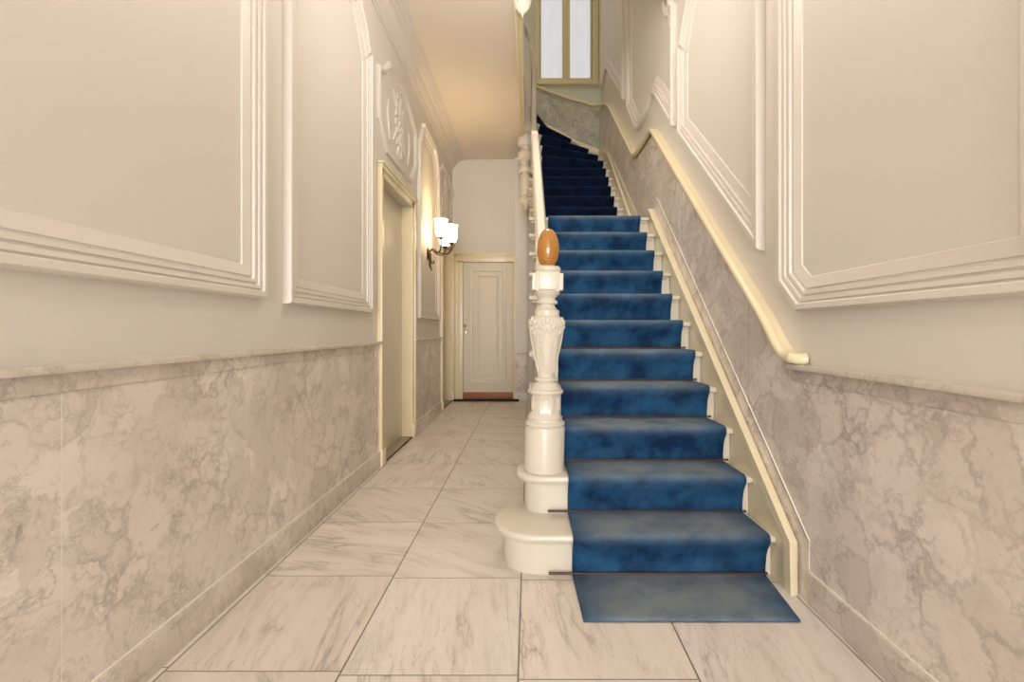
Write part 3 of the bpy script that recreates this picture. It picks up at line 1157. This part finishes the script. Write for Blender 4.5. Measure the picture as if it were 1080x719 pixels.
# the flat backing fillet behind the rail
b = MB()
fl = []
for p in fine:
    if p.y < 7.10:
        fl.append((XR - .010, p.y, p.z + .012))
b.sweep(fl, [(-.022, -.026), (.006, -.026), (.010, 0), (.006, .018), (-.022, .018)] if False else [(-.008, -.024), (.008, -.024), (.008, .022), (-.008, .022)], up=(-1, 0, 0))
b.build('backing_fillet', M['rail'], WR)
b = MB()
bl = [(p.x, YB - .012, p.z + .014) for p in fine if p.x < .98 and p.y > 7.2]
b.sweep(bl, [(-.010, -.022), (.010, -.022), (.010, .022), (-.010, .022)], up=(0, 0, 1))
b.build('backing_fillet', M['rail'], WR)
b = MB()
b.tube([(XR - .004, 1.90, .990), (XR - .02, 1.903, .990), (XR - .034, 1.912, .992), (rx, 1.935, .995)], [.026, .025, .0245, .0240], 16)
b.build('end_cap', M['rail'], WR)

# ------------------------------------------------------------------ carpets
CR = .012        # pile height above the boards


def runner(name, ks, edge, mat, start, label, cat):
    """strip of carpet following the steps ks; edge(k) -> plan points of left and right carpet edge on riser line k"""
    rows, wear_sheen = [], []

    def row(L, Rr, z, wv):
        rows.append((L, Rr, z))
        wear_sheen.append(wv)

    k0 = ks[0]
    if start is not None:
        (lx, ly_), (rx_, ry) = start
        L1, R1 = edge(k0)
        for f in (0, .01, .1, .3, .5, .7, .9, 1.0):
            L = Vector(start[0]).lerp(Vector(L1), f)
            Rr = Vector(start[1]).lerp(Vector(R1), f)
            if f == 1.0:
                L.y -= .016
                Rr.y -= .016
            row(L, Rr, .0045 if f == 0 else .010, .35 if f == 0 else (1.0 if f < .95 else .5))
    for k in ks:
        L, Rr = (Vector(q) for q in edge(k))
        d = (Rr - L).normalized()
        nf = Vector((d.y, -d.x))
        zb, zt2 = zk(k - 1), zk(k)
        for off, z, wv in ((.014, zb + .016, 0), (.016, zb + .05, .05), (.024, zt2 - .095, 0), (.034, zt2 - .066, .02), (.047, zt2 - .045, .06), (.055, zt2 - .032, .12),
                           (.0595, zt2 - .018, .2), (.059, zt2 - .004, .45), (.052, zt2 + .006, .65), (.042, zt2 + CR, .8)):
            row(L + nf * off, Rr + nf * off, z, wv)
        nx = edge(k + 1)
        L2, R2 = Vector(nx[0]), Vector(nx[1])
        d2 = (R2 - L2).normalized()
        n2 = Vector((d2.y, -d2.x))
        for f in (.25, .5, .75, 1.0):
            if k == ks[-1] and f == 1.0:
                f = .985
            o = .016 if f > .9 else 0
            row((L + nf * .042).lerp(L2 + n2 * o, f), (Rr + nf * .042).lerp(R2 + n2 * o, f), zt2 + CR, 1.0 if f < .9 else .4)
    N = 24
    bm = bmesh.new()
    lay = bm.verts.layers.float.new('wear_sheen')  # tread wear together with the painted sheen
    grid = []
    rnd = random.Random(11)
    for (L, Rr, z), wv in zip(rows, wear_sheen):
        g_ = []
        for i in range(N + 1):
            f = i / N
            p = L.lerp(Rr, f)
            v = bm.verts.new((p.x, p.y, z + rnd.uniform(-.0007, .0007)))
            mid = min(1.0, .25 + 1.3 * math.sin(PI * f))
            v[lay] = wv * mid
            g_.append(v)
        grid.append(g_)
    for a, c in zip(grid[:-1], grid[1:]):
        for i in range(N):
            bm.faces.new([a[i], a[i + 1], c[i + 1], c[i]])
    bmesh.ops.recalc_face_normals(bm, faces=bm.faces[:])
    up_ = sum(f.normal.z for f in bm.faces)
    if up_ < 0:
        bmesh.ops.reverse_faces(bm, faces=bm.faces[:])
    me = bpy.data.meshes.new(name)
    bm.to_mesh(me)
    bm.free()
    for p in me.polygons:
        p.use_smooth = True
    me.materials.append(mat)
    o = bpy.data.objects.new(name, me)
    COL.objects.link(o)
    m = o.modifiers.new('thickness', 'SOLIDIFY')
    m.thickness = .0055
    m.offset = -1
    return tag(o, label, cat)


def edge1(k):
    k = min(k, 12)
    y = LINE[k][0][1]
    f = (k - 1) / 10
    return (.195 - .022 * f, y), (1.068 - .056 * min(f, 1), y)


CR2 = {12: 1.018, 13: 1.024, 14: 1.034, 15: 1.036, 16: 1.046, 17: 1.050, 18: 1.045, 19: 1.005, 20: .885, 21: .62, 22: .25, 23: -.09}


def edge2(k):
    (ax, ay), (bx, by) = LINE[k]
    lx = .165 if k < 20 else {20: .15, 21: .12, 22: .07, 23: -.085}[k]
    if k == 23:
        return (-.065, 6.66), (-.09, 7.2)

    def at(x):
        f = (x - ax) / (bx - ax)
        return (x, ay + (by - ay) * f)
    return at(lx), at(CR2[k])


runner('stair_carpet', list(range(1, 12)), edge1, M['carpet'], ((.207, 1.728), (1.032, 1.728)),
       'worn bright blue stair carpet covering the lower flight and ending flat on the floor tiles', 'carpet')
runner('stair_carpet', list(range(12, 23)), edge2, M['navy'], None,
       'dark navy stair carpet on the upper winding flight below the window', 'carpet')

# stair rods
ORD = {1: 'thin brown stair rod on the floor tiles at the foot of the blue carpet steps', 2: 'thin brown stair rod at the back of the first, round-ended tread', 3: 'thin brown stair rod at the back of the second tread, beside the newel drum', 4: 'thin brown stair rod at the back of the third blue-carpeted tread', 5: 'thin brown stair rod at the back of the fourth blue-carpeted tread', 6: 'thin brown stair rod at the back of the fifth blue-carpeted tread'}
RX = {1: (.10, 1.065), 2: (.105, 1.07), 3: (.18, 1.075), 4: (.19, 1.065), 5: (.19, 1.06), 6: (.19, 1.06)}
for k in range(1, 7):
    y = LINE[k][0][1] - .026
    z = zk(k - 1) + CR + .0075
    t_ = empty('stair_rod', (.6, y, z), ORD[k], 'stair rod', 'stair rods across the blue carpet')
    a, c = RX[k]
    MB().tube([(a, y, z), (c, y, z)], .0043, 10).build('rod', M['rod'], t_)
    if k > 2:
        b = MB()
        b.ell((c, y, z), (.008, .007, .007), (0, 0, 0), 10, 6)
        b.build('rod_end', M['rod'], t_)
    else:
        b = MB()
        b.tube([(a - .012, y, z), (a + .09, y, z)], [.006, .006], 10)
        b.build('sleeve', M['rod'], t_)
        b = MB()
        b.ell((c, y, z), (.008, .007, .007), (0, 0, 0), 10, 6)
        b.build('rod_end', M['rod'], t_)

# ------------------------------------------------------------------ wall light
SYc, SZ = 5.56, 2.02
sc_ = empty('wall_sconce', (XL + .002, SYc, SZ), 'lit three-shade bronze wall light with white glass shades on the left wall', 'wall light')
b = MB()
b.lathe(0, 0, [(.001, 0), (.045, 0), (.05, .006), (.04, .014), (.03, .018), (.026, .03), (.001, .034)], 20, 1.6, 1)
b.bm.transform(Matrix.Translation((XL + .002, SYc, SZ + .03)) @ Matrix.Rotation(PI / 2, 4, 'Y'))
b.tube([(XL + .03, SYc, SZ + .03), (XL + .03, SYc, SZ - .03), (XL + .045, SYc, SZ - .08), (XL + .075, SYc, SZ - .085), (XL + .08, SYc, SZ - .055)], [.016, .018, .013, .011, .008], 10)
b.tube([(XL + .03, SYc, SZ - .05), (XL + .03, SYc, SZ - .12), (XL + .045, SYc, SZ - .16), (XL + .05, SYc, SZ - .185)], [.014, .014, .009, .003], 10)
b.build('backplate', M['bronze'], sc_)
shades = []
for dx_, dy_, zz in ((.19, -.13, 2.21), (.29, .0, 2.17), (.19, .13, 2.15)):
    ex, ey = XL + dx_, SYc + dy_
    b = MB()
    q = [(XL + .03, SYc, SZ + .06), (XL + .07, SYc + dy_ * .15, SZ + .085), (XL + dx_ * .5, SYc + dy_ * .5, SZ + .04), (XL + dx_ * .85, SYc + dy_ * .85, SZ + .03), (ex, ey, SZ + .09), (ex, ey, zz)]
    b.tube(smooth(q, 5), .0085, 8)
    arm = b.build('arm', M['bronze'], sc_)
    b = MB()
    b.lathe(ex, ey, [(.001, zz - .012), (.014, zz - .012), (.022, zz - .004), (.036, zz + .004), (.038, zz + .010), (.001, zz + .011)], 20)
    b.build('cup', M['bronze'], arm)
    b = MB()
    o_ = [(.03, zz + .012), (.052, zz + .022), (.066, zz + .05), (.071, zz + .09), (.070, zz + .14), (.071, zz + .18), (.078, zz + .215), (.082, zz + .225)]
    i_ = [(r - .004, z + .001) for r, z in o_[::-1]]
    b.lathe(ex, ey, o_ + i_ + [(.001, zz + .02)], 28)
    b.build('shade', M['shade'], sc_)
    b = MB()
    b.lathe(ex, ey, [(.012, zz + .03), (.013, zz + .06), (.026, zz + .09), (.03, zz + .115), (.02, zz + .14), (.001, zz + .147)], 16)
    b.build('bulb', M['bulb'], sc_)

# ------------------------------------------------------------------ light
def area(name, loc, rot, sx, sy, power, col):
    l = bpy.data.lights.new(name, 'AREA')
    l.shape = 'RECTANGLE'
    l.size, l.size_y = sx, sy
    l.energy = power
    l.color = col
    o = bpy.data.objects.new(name, l)
    COL.objects.link(o)
    o.location = loc
    o.rotation_euler = rot
    return o


# daylight through the glazed entrance behind the camera
area('entrance_daylight', (0, YF - .05, 1.75), (PI / 2, 0, 0), 1.9, 3.0, 275, (1.0, 1.0, 1.0))
# unseen warm fill added below the ceiling to lift the mid-hall walls
p = bpy.data.lights.new('hall_fill', 'POINT')
p.energy = 34
p.color = (1, .92, .81)
p.shadow_soft_size = .22
o = bpy.data.objects.new('hall_fill', p)
COL.objects.link(o)
o.location = (0, 2.75, 3.4)
# unseen warm fill added high in the stairwell to even its brightness
p = bpy.data.lights.new('landing_fill', 'POINT')
p.energy = 34
p.color = (1, .88, .70)
p.shadow_soft_size = .2
o = bpy.data.objects.new('landing_fill', p)
COL.objects.link(o)
o.location = (-.5, 4.6, 6.9)
# light in the far corridor comes from the sconce

wd = bpy.data.worlds.new('World')
scene.world = wd
wd.use_nodes = True
wd.node_tree.nodes['Background'].inputs[0].default_value = (1, .95, .88, 1)
wd.node_tree.nodes['Background'].inputs[1].default_value = 0.3

# ------------------------------------------------------------------ camera
cam = bpy.data.cameras.new('Camera')
cam.sensor_width = 36
cam.lens = 16
cam.shift_x = (540 - 558) / 1080
cam.shift_y = (348.5 - 359.5) / 1080
cam.clip_start = .02
co = bpy.data.objects.new('Camera', cam)
COL.objects.link(co)
co.location = (0, 0, EYE)
co.rotation_euler = (PI / 2, 0, 0)
scene.camera = co

vs = scene.view_settings
vs.view_transform = 'Standard'
vs.look = 'None'
vs.gamma = 1
vs.exposure = 0.12
vs.use_curve_mapping = False
scene.cycles.max_bounces = 10
scene.cycles.diffuse_bounces = 6
